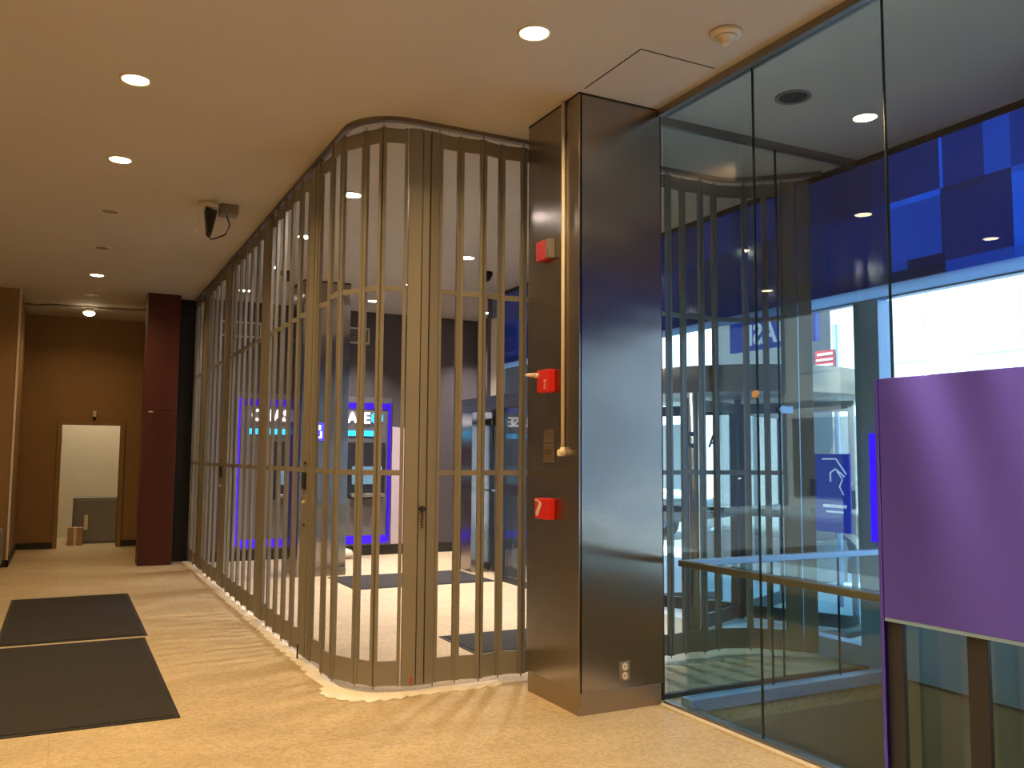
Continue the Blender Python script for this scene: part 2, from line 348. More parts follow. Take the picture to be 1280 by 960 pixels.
# ------------------------------------------------------------------ folding gates
Z0, ZP0, ZP1, Z1 = 0.045, 0.205, 3.725, 3.83
RAILS = (1.445, 2.70)
def panel_bm(a, b, w=0.025, d=0.027):
    bm = NB(); a = Vector(a); b = Vector(b); L = (b - a).length; dd = (b - a).normalized()
    mtx = Matrix.Translation((a.x, a.y, 0)) @ Matrix.Rotation(math.atan2(dd.y, dd.x), 4, 'Z')
    bx(bm, 0.002, w, -d / 2, d / 2, Z0, Z1, mtx); bx(bm, L - w, L - 0.002, -d / 2, d / 2, Z0, Z1, mtx)
    bx(bm, w, L - w, -0.007, 0.007, Z0 + 0.003, ZP0, mtx); bx(bm, w, L - w, -0.007, 0.007, ZP1, Z1 - 0.003, mtx)
    for r in RAILS: bx(bm, w, L - w, -0.008, 0.008, r - 0.018, r + 0.018, mtx)
    cyl(bm, mtx @ Vector((0.0, 0, Z0 - 0.02)), 0.004, Z1 - Z0 + 0.04, 8)
    return bm
def solid_bm(a, b, d=0.05):
    bm = NB(); a = Vector(a); b = Vector(b); L = (b - a).length; dd = (b - a).normalized()
    mtx = Matrix.Translation((a.x, a.y, 0)) @ Matrix.Rotation(math.atan2(dd.y, dd.x), 4, 'Z')
    bx(bm, 0.003, L * 0.64, -d / 2, d / 2, Z0, Z1, mtx); bx(bm, L * 0.64, L * 0.70, -d / 4, d / 4, Z0, Z1, mtx); bx(bm, L * 0.70, L - 0.003, -d / 2.4, d / 2.4, Z0, Z1, mtx)
    return bm
ZA = 0.020
g1 = thing('folding_gate', 'long tan aluminium folding gate running from the red column round the curved corner', 'gate', (1.7, 9.5, 0))
# plan line of the long run, far to near, with solid posts between the folding panels
y = 13.80; k = 0; segs = []; wide = [(12.75, 12.42), (10.95, 10.62), (8.66, 8.40), (6.86, 6.62)]
prev = (1.70, y)
for (wa, wb) in wide:
    n = max(2, 2 * round((prev[1] - wa) / 0.165 / 2)); st = (prev[1] - wa) / n
    for i in range(n):
        q = (1.70 + (ZA if i % 2 == 0 else -ZA) * (1 if i < n - 1 else 0), prev[1] - st)
        segs.append(('p', prev, q)); prev = q
    q = (1.70, wb); segs.append(('w', prev, q)); prev = q
for q in [(1.735, 6.42), (1.68, 6.22), (1.695, 6.01), (1.80, 5.82), (1.885, 5.69), (2.05, 5.635)]:
    segs.append(('p', prev, q)); prev = q
for kind, a, b in segs:
    if kind == 'p': obj('gate_panel', panel_bm(a, b), 'alum', g1)
    else: obj('gate_post', solid_bm(a, b), 'alum', g1, 0.003)
# closing stile at the corner and its key cylinder
bm = NB(); beam(bm, (2.055, 5.632), (2.145, 5.61), 0.05, Z0, Z1); obj('closing_stile', bm, 'alum', g1, 0.006)
bm = NB(); beam(bm, (2.150, 5.615), (2.20, 5.61), 0.035, Z0, Z1); obj('closing_stile', bm, 'alum', g1, 0.003)
# lock hardware on the wide posts (the sides facing the room)
def lockset(parent, x, y, s=1.0, yd=0.10):
    b_ = NB(); bx(b_, x - 0.020, x, y - 0.04, y + 0.04, 1.30, 1.43); l = obj('lock_box', b_, 'dark', parent, 0.004)
    b_ = NB(); cyl(b_, (x - 0.02, y, 1.20), 0.013, 0.022, 12, axis='x'); obj('key_cylinder', b_, 'ring', parent)
    b_ = NB(); bx(b_, x - 0.012, x, y - 0.02, y + 0.02, 1.49, 1.51); obj('latch', b_, 'dark', parent); pbox('latch', 'dark', parent, x - 0.012, x, y - 0.02, y + 0.02, 1.02, 1.035)
lockset(g1, 1.675, 6.80); lockset(g1, 1.675, 10.85)
b_ = NB(); cyl(b_, (1.665, 6.86, 0.0), 0.007, 0.12, 10); obj('floor_bolt', b_, 'dark', g1)

g2 = thing('folding_gate', 'short folding gate section from the corner stile behind the steel column to the street windows', 'gate', (2.9, 5.6, 0))
pts = [(2.275, 5.62)]
X = 2.275
i = 0
while X < 4.70:
    X += 0.1635; i += 1; pts.append((X, 5.60 + (ZA * 1.0 if i % 2 else -ZA * 0.6)))
pts += [(4.98, 5.53), (5.09, 5.42), (5.20, 5.33)]
bm = NB(); beam(bm, (2.205, 5.612), (2.27, 5.62), 0.045, Z0, Z1); obj('closing_stile', bm, 'alum', g2, 0.003)
for a, b in zip(pts, pts[1:]): obj('gate_panel', panel_bm(a, b), 'alum', g2)
bm = NB(); beam(bm, (5.20, 5.33), (5.27, 5.25), 0.05, Z0, Z1); obj('closing_stile', bm, 'alum', g2, 0.004)
bm = NB(); beam(bm, (5.275, 5.245), (5.35, 5.17), 0.05, Z0, Z1); obj('closing_stile', bm, 'alum', g2, 0.004)
b_ = NB(); bx(b_, 5.285, 5.345, 5.155, 5.165, 1.27, 1.40); obj('lock_box', b_, 'dark', g2, 0.003)
b_ = NB(); cyl(b_, (5.31, 5.155, 1.15), 0.025, 0.02, 14, axis='y'); obj('key_cylinder', b_, 'dark', g2)
# key and chain hanging at the corner stile
kc = thing('key_chain', 'short dark key chain hanging from the corner stile lock', 'chain', (2.155, 5.575, 1.19))
b_ = NB(); cyl(b_, (2.165, 5.55, 1.205), 0.018, 0.04, 14, axis='y'); obj('lock_knob', b_, 'dark', kc)
b_ = NB()
for j in range(7): bx(b_, 2.159, 2.171, 5.56, 5.57, 1.185 - j * 0.018, 1.198 - j * 0.018)
obj('chain', b_, 'dark', kc)
b_ = NB(); bx(b_, 2.108, 2.118, 5.584, 5.590, 0.058, 0.105)
tag(obj('inspection_tag', b_, 'alarm'), 'tiny red tag stuck at the foot of the corner stile', 'tag')

# ceiling track: smooth path
def arc(cx, cy, r, a0, a1, n=10): return [(cx + r * math.cos(math.radians(a0 + (a1 - a0) * i / n)), cy + r * math.sin(math.radians(a0 + (a1 - a0) * i / n))) for i in range(n + 1)]
path = [(1.70, 13.86)] + arc(2.06, 5.96, 0.36, 180, 270) + [(4.70, 5.60)] + arc(4.70, 5.20, 0.40, 90, 50, 5) + [(5.40, 5.08)]
def ribbon(path, w, z0, z1, m, name):
    bm = NB(); n = len(path); Ls = []; 
    for i, p in enumerate(path):
        a = Vector(path[max(0, i - 1)]); b = Vector(path[min(n - 1, i + 1)]); d = (b - a).normalized(); nn = Vector((-d.y, d.x)); p = Vector(p)
        Ls.append([bm.verts.new((*(p + nn * s * w / 2), z)) for s, z in ((-1, z0), (1, z0), (1, z1), (-1, z1))])
    for a, b in zip(Ls, Ls[1:]):
        for i in range(4):
            j = (i + 1) % 4; bm.faces.new((a[i], a[j], b[j], b[i]))
    bm.faces.new(Ls[0][::-1]); bm.faces.new(Ls[-1]); return bm
t = thing('ceiling_track', 'dark curved ceiling track carrying the folding gates', 'track', (1.7, 9, CEIL))
obj('rail', ribbon(path, 0.05, CEIL - 0.028, CEIL, 'alumd', 'r'), 'alumd', t)
for gg, hp in ((g1, [s[1] for s in segs if s[0] == 'p'][::2]), (g2, pts[::2])):
    for p in hp:
        bm = NB(); cyl(bm, (p[0], p[1], Z1 - 0.003), 0.004, CEIL - 0.0285 - Z1 + 0.003, 8); obj('hanger_pin', bm, 'dark', gg)

# lit floor along the gate foot, painted as a pale scalloped strip
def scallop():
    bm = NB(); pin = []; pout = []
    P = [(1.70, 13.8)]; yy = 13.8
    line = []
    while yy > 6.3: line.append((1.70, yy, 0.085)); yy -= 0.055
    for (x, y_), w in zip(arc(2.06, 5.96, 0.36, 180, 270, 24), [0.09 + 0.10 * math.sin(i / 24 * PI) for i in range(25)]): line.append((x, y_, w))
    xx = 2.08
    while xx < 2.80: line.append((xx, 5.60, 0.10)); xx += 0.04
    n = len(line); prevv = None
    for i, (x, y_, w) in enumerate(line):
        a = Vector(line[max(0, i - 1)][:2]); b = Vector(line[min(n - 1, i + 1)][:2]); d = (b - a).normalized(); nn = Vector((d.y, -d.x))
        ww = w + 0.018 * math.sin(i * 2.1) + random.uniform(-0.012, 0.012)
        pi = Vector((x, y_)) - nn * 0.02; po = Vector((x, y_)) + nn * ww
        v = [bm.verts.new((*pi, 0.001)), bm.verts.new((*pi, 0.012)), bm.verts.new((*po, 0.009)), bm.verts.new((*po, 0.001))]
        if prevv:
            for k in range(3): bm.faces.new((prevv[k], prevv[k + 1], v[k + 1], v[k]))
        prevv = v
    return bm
struct('floor_lit_edge', scallop(), 'lit_floor')

# ------------------------------------------------------------------ column fittings (side face x = 2.84)
XC = 2.84
t = thing('surface_conduit', 'white vertical conduit pipe running down the side of the steel column', 'pipe', (XC, 4.83, 1.57))
b_ = NB(); cyl(b_, (XC - 0.014, 4.835, 1.60), 0.012, CEIL - 1.60, 14); obj('pipe', b_, 'conduit', t)
b_ = NB(); cyl(b_, (XC - 0.045, 4.835, 1.585), 0.022, 0.045, 16, axis='x'); cyl(b_, (XC - 0.014, 4.835, 1.57), 0.017, 0.05, 14); obj('end_fitting', b_, 'white', t)
t = thing('fire_alarm_box', 'topmost small red alarm box on the side of the steel column', 'alarm')
t.location = (XC, 5.05, 2.93); b_ = NB(); bx(b_, XC - 0.05, XC, 5.02, 5.14, 2.87, 3.0); obj('housing', b_, 'alarm', t, 0.004)
b_ = NB(); bx(b_, XC - 0.046, XC, 4.965, 5.018, 2.872, 2.998); obj('side_box', b_, 'grey', t, 0.004)
t = thing('fire_alarm_strobe', 'red alarm strobe with clear white lamp, middle of the column side', 'alarm', (XC, 5.03, 2.05))
b_ = NB(); bx(b_, XC - 0.055, XC, 4.955, 5.11, 1.98, 2.13); obj('housing', b_, 'alarm', t, 0.006)
b_ = NB(); cyl(b_, (XC - 0.085, 5.09, 2.095), 0.018, 0.03, 14, axis='x'); cyl(b_, (XC - 0.15, 5.09, 2.095), 0.008, 0.066, 12, r2=0.018, axis='x'); obj('lamp', b_, 'white', t)
text('lettering', 'FIRE', 0.035, 'white', t, (XC - 0.056, 4.985, 2.00), (0, 0, 1), (0, 1, 0), 0.002, 0.0)
t = thing('steel_cover_plate', 'small steel plate with three slots on the column side beside the conduit end', 'plate', (XC, 5.03, 1.6))
b_ = NB(); bx(b_, XC - 0.006, XC, 4.965, 5.105, 1.52, 1.645); obj('plate', b_, 'steel2', t, 0.002)
b_ = NB(); bx(b_, XC - 0.004, XC, 4.965, 5.105, 1.655, 1.735); obj('blank_plate', b_, 'steel2', t, 0.002)
for j in range(3):
    b_ = NB(); bx(b_, XC - 0.008, XC - 0.005, 5.0 + j * 0.032, 5.008 + j * 0.032, 1.575, 1.61); obj('slot', b_, 'dark', t)
t = thing('fire_pull_station', 'red fire pull station with white diagonal mark, lowest on the column side', 'alarm', (XC, 5.05, 1.22))
b_ = NB(); bx(b_, XC - 0.055, XC, 4.955, 5.13, 1.155, 1.29); obj('housing', b_, 'alarm', t, 0.006)
b_ = NB(); mtx = Matrix.Translation((XC - 0.058, 5.075, 1.222)) @ Matrix.Rotation(math.radians(35), 4, 'X'); bx(b_, 0, 0.003, -0.016, 0.016, -0.05, 0.05, mtx); obj('pull_bar', b_, 'white', t)
text('lettering', 'PULL', 0.026, 'white', t, (XC - 0.0565, 5.125, 1.266), (0, -1, 0), (0, 0, 1), 0.002, 0.0)
t = thing('power_outlet', 'steel duplex outlet low on the front of the steel column', 'outlet', (3.17, 4.66, 0.235))
b_ = NB(); bx(b_, 3.13, 3.21, 4.652, 4.66, 0.175, 0.295); obj('plate', b_, 'steel2', t, 0.003)
for z in (0.207, 0.263):
    b_ = NB(); cyl(b_, (3.17, 4.647, z), 0.022, 0.006, 16, axis='y'); s_ = obj('socket', b_, 'white', t)
    b_ = NB(); bx(b_, 3.160, 3.163, 4.645, 4.648, z - 0.004, z + 0.010); bx(b_, 3.177, 3.180, 4.645, 4.648, z - 0.004, z + 0.010); obj('slots', b_, 'dark', s_)

# ------------------------------------------------------------------ glass partition along X = XG
t = thing('glass_partition', 'frameless glass partition from the steel column towards the right foreground', 'partition', (XG, 3, 0))
js = [4.655, 3.80, 2.885, 1.4, -0.1, -1.6, -2.98]
for a, b in zip(js, js[1:]):
    b_ = NB(); bx(b_, XG - 0.006, XG + 0.006, b + 0.003, a - 0.003, 0.02, 3.84); obj('glass_pane', b_, 'glass', t)
    b_ = NB(); bx(b_, XG - 0.007, XG + 0.007, b - 0.003, b + 0.003, 0.02, 3.84); obj('joint', b_, 'edge', t)
pbox('header', 'rail', t, XG - 0.05, XG + 0.03, -2.98, 4.655, 3.84, CEIL, bevel=0.003)
pbox('sill', 'rail', t, XG - 0.035, XG + 0.03, -2.98, 4.655, 0.0, 0.022, bevel=0.002)
pbox('sill_strip', 'conduit', t, XG - 0.075, XG - 0.04, -2.98, 4.645, 0.0, 0.012, bevel=0.002, label='pale metal strip along the foot')
b_ = NB(); cyl(b_, (XG - 0.022, 3.80, 1.92), 0.022, 0.016, 20, axis='x'); obj('patch_disc', b_, 'card', t, label='round brown glass clip')

t = thing('glass_screen', 'second glass screen crossing from the column to the blue street wall', 'partition', (4.5, 4.76, 0))
for a, b in ((3.50, 4.585), (4.595, 5.40)):
    b_ = NB(); bx(b_, a, b, 4.755, 4.765, 0.03, 3.83); obj('glass_pane', b_, 'glassthin', t)
pbox('joint', 'edge', t, 4.586, 4.594, 4.752, 4.768, 0.03, 3.83)
pbox('header', 'rail', t, 3.50, 5.40, 4.74, 4.78, 3.83, CEIL)
pbox('bottom_channel', 'darkframe', t, 3.50, 5.40, 4.74, 4.78, 0, 0.03)
b_ = NB(); cyl(b_, (4.60, 4.735, 1.91), 0.028, 0.018, 20, axis='y'); bx(b_, 4.60, 4.70, 4.737, 4.752, 1.885, 1.935); obj('glass_clip', b_, 'frame', t)

# balustrade round the stairwell
t = thing('stair_balustrade', 'glass balustrade with flat metal handrail round the stairwell behind the partition', 'railing', (3.6, 4.5, 0))
pbox('handrail', 'rail', t, 3.545, 3.60, 0.2, 4.60, 0.865, 0.905, bevel=0.004)
pbox('handrail', 'frame', t, 3.602, 5.40, 4.545, 4.60, 0.865, 0.905, bevel=0.004, label='pale handrail across the far side of the stairwell')
for a, b in ((4.56, 3.40), (3.39, 2.2), (2.19, 1.0)):
    b_ = NB(); bx(b_, 3.568, 3.58, b, a, 0.0, 0.865); obj('glass_panel', b_, 'glass', t)
for a, b in ((3.60, 4.30), (4.31, 4.92), (4.93, 5.40)):
    b_ = NB(); bx(b_, a, b, 4.562, 4.574, 0.05, 0.865); obj('glass_panel', b_, 'glass', t)
for x in (4.305, 4.925): pbox('joint', 'edge', t, x - 0.003, x + 0.003, 4.56, 4.576, 0.05, 0.865)
pbox('base_shoe', 'frame', t, 3.56, 5.44, 4.50, 4.60, -0.03, 0.05, bevel=0.003)
pbox('edge_channel', 'darkframe', t, 3.52, 3.60, 0.2, 4.50, -0.06, 0.0)

# steel sheet on posts in the right foreground
t = thing('steel_sign_stand', 'brushed steel sheet, purple reflection in its colour, on slim posts, in front of the glass at right', 'panel', (3.345, 2.84, 0))
t.rotation_euler = (0, 0, math.radians(3.2))
def sb(name, m, *b, bevel=0.003):
    bm = NB(); bx(bm, *b); o = obj(name, bm, m, None, bevel); o.parent = t; return o
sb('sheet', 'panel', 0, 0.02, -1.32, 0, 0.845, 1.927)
for y in (-0.03, -0.42, -1.2): sb('post', 'darkframe', 0.024, 0.05, y - 0.045, y + 0.045, 0.0, 1.92)
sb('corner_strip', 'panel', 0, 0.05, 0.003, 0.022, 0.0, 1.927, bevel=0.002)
sb('bottom_lip', 'frame', 0.003, 0.008, -1.32, 0, 0.828, 0.844, bevel=0)

# ------------------------------------------------------------------ mats
def floor_mat(x0, x1, y0, y1, label):
    t = thing('floor_mat', label, 'mat', ((x0 + x1) / 2, (y0 + y1) / 2, 0))
    b_ = NB(); bx(b_, x0, x1, y0, y1, 0.0, 0.007); obj('rubber_border', b_, 'rubber', t, 0.002)
    b_ = NB(); bx(b_, x0 + 0.03, x1 - 0.03, y0 + 0.03, y1 - 0.03, 0.005, 0.012); obj('pile', b_, 'mat_', t, 0.002)
floor_mat(-0.42, 0.72, 8.32, 10.88, 'dark carpet mat on the left, the farther of the two before the passage')
floor_mat(-0.55, 0.69, 5.66, 8.22, 'dark carpet mat in the left foreground, nearest to the camera')
floor_mat(3.10, 4.93, 10.1, 11.28, 'dark mat inside the lobby leading to the far portal')
floor_mat(2.97, 4.75, 6.42, 7.20, 'dark mat inside the lobby just behind the gate, leading to the revolving door')

# ------------------------------------------------------------------ downlights
def lightlamp(x, y, energy, col, z=CEIL - 0.0065, size=0.15, spread=None):
    l = bpy.data.lights.new('downlight_lamp', 'AREA'); l.shape = 'DISK'; l.size = size; l.spread = math.radians(spread or (100 if col is COOL else 150)); l.energy = energy; l.color = col
    o = bpy.data.objects.new('downlight_lamp', l); C.objects.link(o); o.location = (x, y, z); return o
def ringbm(x, y, z=CEIL, r=0.095):
    b_ = NB(); n = 28; prof = [(r, 0), (r, -0.008), (r * 0.86, -0.010), (r * 0.80, 0.0)]
    rings = [[b_.verts.new((x + q * math.cos(2 * PI * i / n), y + q * math.sin(2 * PI * i / n), z + h)) for i in range(n)] for q, h in prof]
    for a, b in zip(rings, rings[1:]):
        for i in range(n): b_.faces.new((a[i], a[(i + 1) % n], b[(i + 1) % n], b[i])).smooth = True
    return b_
WARM = (1.0, 0.66, 0.30); COOL = (1.0, 0.86, 0.80)
E_W = 28; E_C = 40
def downlight(x, y, label, lit=True, cool=False, group=None, en=None, spread=None):
    t = thing('ceiling_light', label, 'light', (x, y, CEIL), group)
    obj('trim_ring', ringbm(x, y), 'ring', t)
    b_ = NB(); cyl(b_, (x, y, CEIL - 0.006), 0.077, 0.004, 28); obj('lens', b_, ('lampw' if cool else 'lamp') if lit else 'grey', t)
    if lit:
        l = lightlamp(x, y, en or (E_C if cool else E_W), COOL if cool else WARM, spread=spread); l.parent = t; l.matrix_parent_inverse = parent_world(t).inverted()
downlight(0.30, 5.79, 'lit downlight at upper left, nearest of the left row')
downlight(0.30, 7.46, 'lit downlight, second nearest of the left row')
downlight(0.29, 12.5, 'lit downlight far down the left row, next before the hanging lamp')
downlight(0.30, 9.13, 'unlit round ceiling light just left of the ceiling camera', lit=False)
downlight(0.29, 10.80, 'unlit round ceiling light in the middle of the left row', lit=False)
downlight(0.27, 14.1, 'unlit round ceiling light farthest down the left row', lit=False)
downlight(2.21, 4.10, 'lit downlight at top centre near the steel column')
for (x, y) in ((0.3, 4.1), (0.3, 2.4), (0.3, 0.7), (0.3, -1), (2.21, 2.4), (2.21, 0.7), (2.21, -1), (-1.6, 2.4), (-1.6, 5.8), (-1.6, 9.1), (-1.6, -1)):
    downlight(x, y, 'lit warm downlight outside the picture, in the ceiling of the front room', group='downlights outside the picture')
t = thing('hanging_lamp', 'lit lamp hanging from the conduit near the back wall', 'light', (0.27, 15.25, CEIL))
b_ = NB(); cyl(b_, (0.27, 15.25, CEIL - 0.10), 0.075, 0.10, 20, r2=0.05); obj('housing', b_, 'grey', t)
b_ = NB(); lathe(b_, (0.27, 15.25, CEIL - 0.13), [(0.03, -0.02), (0.075, 0.0), (0.085, 0.03)]); obj('bulb', b_, 'lamp', t)
l = lightlamp(0.27, 15.25, 12, WARM, CEIL - 0.155); l.parent = t; l.matrix_parent_inverse = parent_world(t).inverted()
b_ = NB(); tube(b_, [(-0.62, 15.3, CEIL - 0.02), (-0.45, 15.33, CEIL - 0.03), (-0.3, 15.24, CEIL - 0.02), (-0.1, 15.2, CEIL - 0.02), (0.27, 15.2, CEIL - 0.02), (0.8, 15.15, CEIL - 0.02), (1.1, 15.05, CEIL - 0.02), (1.7, 14.95, CEIL - 0.02)], 0.013)
tag(obj('ceiling_conduit', b_, 'alumd'), 'thin wavy conduit across the ceiling near the back wall', 'pipe')
for x, y, s in ((2.2, 7.5, 'lit lobby downlight nearest behind the gate corner, left'), (2.2, 9.2, 'second lit lobby downlight along the gate'), (2.19, 10.9, 'third lit lobby downlight along the gate'), (2.19, 12.65, 'farthest lit lobby downlight along the gate'),
                (4.12, 9.27, 'lit lobby downlight seen right of the corner stile beside the dome'), (4.05, 12.56, 'lit lobby downlight above the right end of the cash machines'), (6.0, 12.7, 'lit lobby downlight in the far recess by the blue wall'),
                (4.12, 11.1, 'lit lobby downlight seen just left of the corner stile'), (4.12, 7.5, 'lobby downlight hidden behind the steel column')):
    downlight(x, y, s, cool=True, en=(14 if y < 8 else 8) if x < 2.5 else 50, spread=165 if (x < 2.5 and y < 8) else None)

def dome(x, y, label):
    t = thing('dome_camera', label, 'camera', (x, y, CEIL))
    b_ = NB(); cyl(b_, (x, y, CEIL - 0.05), 0.085, 0.05, 24); obj('base', b_, 'dark', t)
    b_ = NB(); lathe(b_, (x, y, CEIL - 0.05), [(0.01, -0.075), (0.04, -0.065), (0.062, -0.04), (0.072, 0.0)]); obj('dome', b_, 'dark', t)
dome(4.66, 9.9, 'black dome camera on the lobby ceiling right of the corner stile')
dome(2.44, 11.1, 'black dome camera on the lobby ceiling seen through the long gate')
t = thing('bracket_camera', 'small dark camera on the lobby ceiling beside the corner stile', 'camera', (2.40, 6.0, CEIL))
b_ = NB(); cyl(b_, (2.37, 5.95, CEIL - 0.05), 0.022, 0.05, 14); obj('mount', b_, 'dark', t)
b_ = NB(); bx(b_, 2.335, 2.385, 5.92, 6.0, CEIL - 0.14, CEIL - 0.05); obj('body', b_, 'dark', t, 0.006)

t = thing('ceiling_camera', 'grey and black security camera with junction box on the front room ceiling', 'camera', (1.17, 8.4, CEIL))
b_ = NB(); bx(b_, 1.20, 1.36, 8.33, 8.47, CEIL - 0.10, CEIL); obj('junction_box', b_, 'grey', t, 0.006)
b_ = NB(); cyl(b_, (1.10, 8.38, CEIL - 0.05), 0.085, 0.05, 24); obj('base', b_, 'white', t)
b_ = NB(); mtx = Matrix.Translation((1.09, 8.34, CEIL - 0.20)) @ Matrix.Rotation(math.radians(14), 4, 'Y') @ Matrix.Rotation(math.radians(-16), 4, 'X')
bx(b_, -0.055, 0.055, -0.05, 0.05, -0.13, 0.13, mtx); 
for v in b_.verts:
    if v.co.z < CEIL - 0.22: v.co.x = 1.12 + (v.co.x - 1.12) * 0.35
obj('camera_body', b_, 'dark', t, 0.008)
b_ = NB(); mtx = mtx @ Matrix.Translation((-0.075, 0, 0.02)); bx(b_, -0.012, 0.008, -0.055, 0.055, -0.14, 0.12, mtx); obj('sunshield', b_, 'white', t, 0.004)
b_ = NB(); tube(b_, [(1.26, 8.36, CEIL - 0.10), (1.29, 8.35, CEIL - 0.20), (1.25, 8.35, CEIL - 0.29), (1.16, 8.34, CEIL - 0.34), (1.12, 8.34, CEIL - 0.35)], 0.007); obj('cable', b_, 'dark', t)

t = thing('smoke_detector', 'round smoke detector on the ceiling near the top right', 'detector', (3.14, 3.61, CEIL))
b_ = NB(); lathe(b_, (3.14, 3.61, CEIL), [(0.065, -0.028), (0.085, -0.02), (0.09, 0.0)]); obj('base', b_, 'white', t)
b_ = NB(); lathe(b_, (3.14, 3.61, CEIL - 0.026), [(0.018, -0.045), (0.03, -0.040), (0.032, -0.015), (0.055, -0.012), (0.06, 0.0)]); obj('sensor', b_, 'white', t)
b_ = NB(); bx(b_, 3.195, 3.205, 3.61, 3.62, CEIL - 0.032, CEIL - 0.024); obj('indicator', b_, 'dark', t)
t = thing('ceiling_speaker', 'unlit round recessed ceiling fitting over the stairwell, behind the glass', 'speaker', (4.1, 4.08, CEIL))
obj('trim_ring', ringbm(4.1, 4.08, r=0.115), 'grey', t)
b_ = NB(); cyl(b_, (4.1, 4.08, CEIL - 0.005), 0.088, 0.004, 24); obj('grille', b_, 'seam', t)
# access hatch in the ceiling: thin open seam
b_ = NB()
for q in ((2.84, 2.848, 3.99, 4.60), (2.84, 3.38, 3.985, 3.993)): bx(b_, *q, CEIL - 0.002, CEIL)
struct('trim_ceiling_hatch', b_, 'seam')

# ------------------------------------------------------------------ passage end
t = thing('steel_safe', 'low grey steel safe against the wall in the bright back room', 'safe', (0.55, 17.6, 0))
pbox('body', 'grey', t, 0.20, 1.05, 17.3, 17.9, 0.0, 0.80, bevel=0.01); pbox('door', 'grey', t, 0.24, 1.01, 17.285, 17.3, 0.04, 0.76, bevel=0.006)
pbox('handle', 'ring', t, 0.38, 0.44, 17.262, 17.285, 0.24, 0.50, bevel=0.004)
tt = thing('cardboard_box', 'small tan carton on the floor before the safe', 'box', (0.24, 17.1, 0))
pbox('carton', 'card', tt, 0.13, 0.36, 16.98, 17.2, 0, 0.30, bevel=0.003); pbox('tape', 'white', tt, 0.225, 0.265, 16.977, 17.203, 0.003, 0.303)
t = thing('door_sensor', 'small white sensor on the brown wall above the back doorway', 'sensor', (0.45, 16.6, 2.2))
b_ = NB(); bx(b_, 0.425, 0.475, 16.55, 16.6, 2.20, 2.30); obj('housing', b_, 'white', t, 0.006); b_ = NB(); cyl(b_, (0.45, 16.56, 2.15), 0.02, 0.05, 12); obj('lens', b_, 'dark', t)
t = thing('grey_cabinet', 'grey rounded cabinet corner at the left edge of the picture', 'cabinet', (-0.9, 13.9, 0))
pbox('body', 'grey', t, -1.15, -0.675, 13.45, 13.95, 0.05, 0.55, bevel=0.03); pbox('plinth', 'base', t, -1.13, -0.69, 13.47, 13.93, 0, 0.05)
t = thing('open_door', 'brown door standing open inside the back doorway', 'door', (-0.02, 16.8, 0))
pbox('leaf', 'wall', t, -0.075, -0.035, 16.80, 17.6, 0.01, 2.04)
for z in (0.3, 1.05, 1.8): pbox('hinge', 'ring', t, -0.035, -0.02, 16.78, 16.80, z - 0.05, z + 0.05)
l = bpy.data.lights.new('back_room_lamp', 'AREA'); l.energy = 42; l.color = (1.0, 0.86, 0.6); l.size = 1.0
o = bpy.data.objects.new('back_room_lamp', l); C.objects.link(o); o.location = (0.6, 17.7, 3.7)

# ------------------------------------------------------------------ cash machines on the far lobby wall
YM = 13.6
def octagon(name, cx, cz, r, y, m, parent, d=0.012):
    b_ = NB(); s = r * 0.40
    # four interlocking blocks around a square hole
    for k in range(4):
        a = k * PI / 2; R = Matrix.Rotation(a, 2)
        P = [Vector((-r * 0.92, s * 1.15)), Vector((-r * 0.5, r)), Vector((r * 0.5, r)), Vector((r * 0.5, s * 1.15))]
        P = [R @ p for p in P]
        f = [b_.verts.new((cx + p.x, y, cz + p.y)) for p in P]; g = [b_.verts.new((cx + p.x, y + d, cz + p.y)) for p in P]
        b_.faces.new(f); b_.faces.new(g[::-1])
        for i in range(4): b_.faces.new((f[i], g[i], g[(i + 1) % 4], f[(i + 1) % 4]))
    return obj(name, b_, m, parent)
def machine(xa, xb, lx, label, screenx):
    t = thing('cash_machine', label, 'cash machine', ((xa + xb) / 2, YM, 0))
    pbox('surround', 'atm', t, xa, xb, YM - 0.05, YM - 0.001, 0.16, 2.5, bevel=0.004)
    pbox('top_light', 'ledtop', t, xa + 0.08, xb - 0.05, YM - 0.062, YM - 0.05, 2.31, 2.41)
    pbox('bottom_light', 'led', t, xa + 0.08, xb - 0.05, YM - 0.062, YM - 0.05, 0.19, 0.31)
    text('lettering', 'CHASE', 0.235, 'letter', t, (lx, YM - 0.075, 2.09), (1, 0, 0), (0, 0, 1), 0.02, 0.006, width=0.68)
    octagon('logo', lx + 0.80, 2.17, 0.095, YM - 0.085, 'cyan', t)
    pbox('cyan_bar', 'cyan', t, lx - 0.03, lx + 0.88, YM - 0.066, YM - 0.05, 1.88, 1.965)
    pbox('face', 'darkframe', t, screenx, screenx + 0.62, YM - 0.10, YM - 0.05, 0.55, 1.78, bevel=0.006)
    pbox('screen', 'screen', t, screenx + 0.08, screenx + 0.42, YM - 0.108, YM - 0.10, 1.12, 1.40)
    pbox('keypad_shelf', 'grey', t, screenx + 0.04, screenx + 0.58, YM - 0.24, YM - 0.10, 0.92, 0.98, bevel=0.006)
    pbox('card_slot', 'filmtext', t, screenx + 0.48, screenx + 0.56, YM - 0.108, YM - 0.10, 1.28, 1.40)
    pbox('lower_cabinet', 'atm', t, screenx - 0.02, screenx + 0.64, YM - 0.12, YM - 0.05, 0.32, 0.90, bevel=0.006)
    return t
t1 = machine(2.30, 3.60, 2.50, 'left cash machine with glowing blue edge and white letters, behind the long gate', 2.85)
t2 = machine(3.62, 4.72, 3.66, 'right cash machine under white letters and cyan bar, partly behind the inner column', 3.98)
pbox('edge_light', 'led', t1, 2.30, 2.36, YM - 0.075, YM - 0.05, 0.22, 2.42)
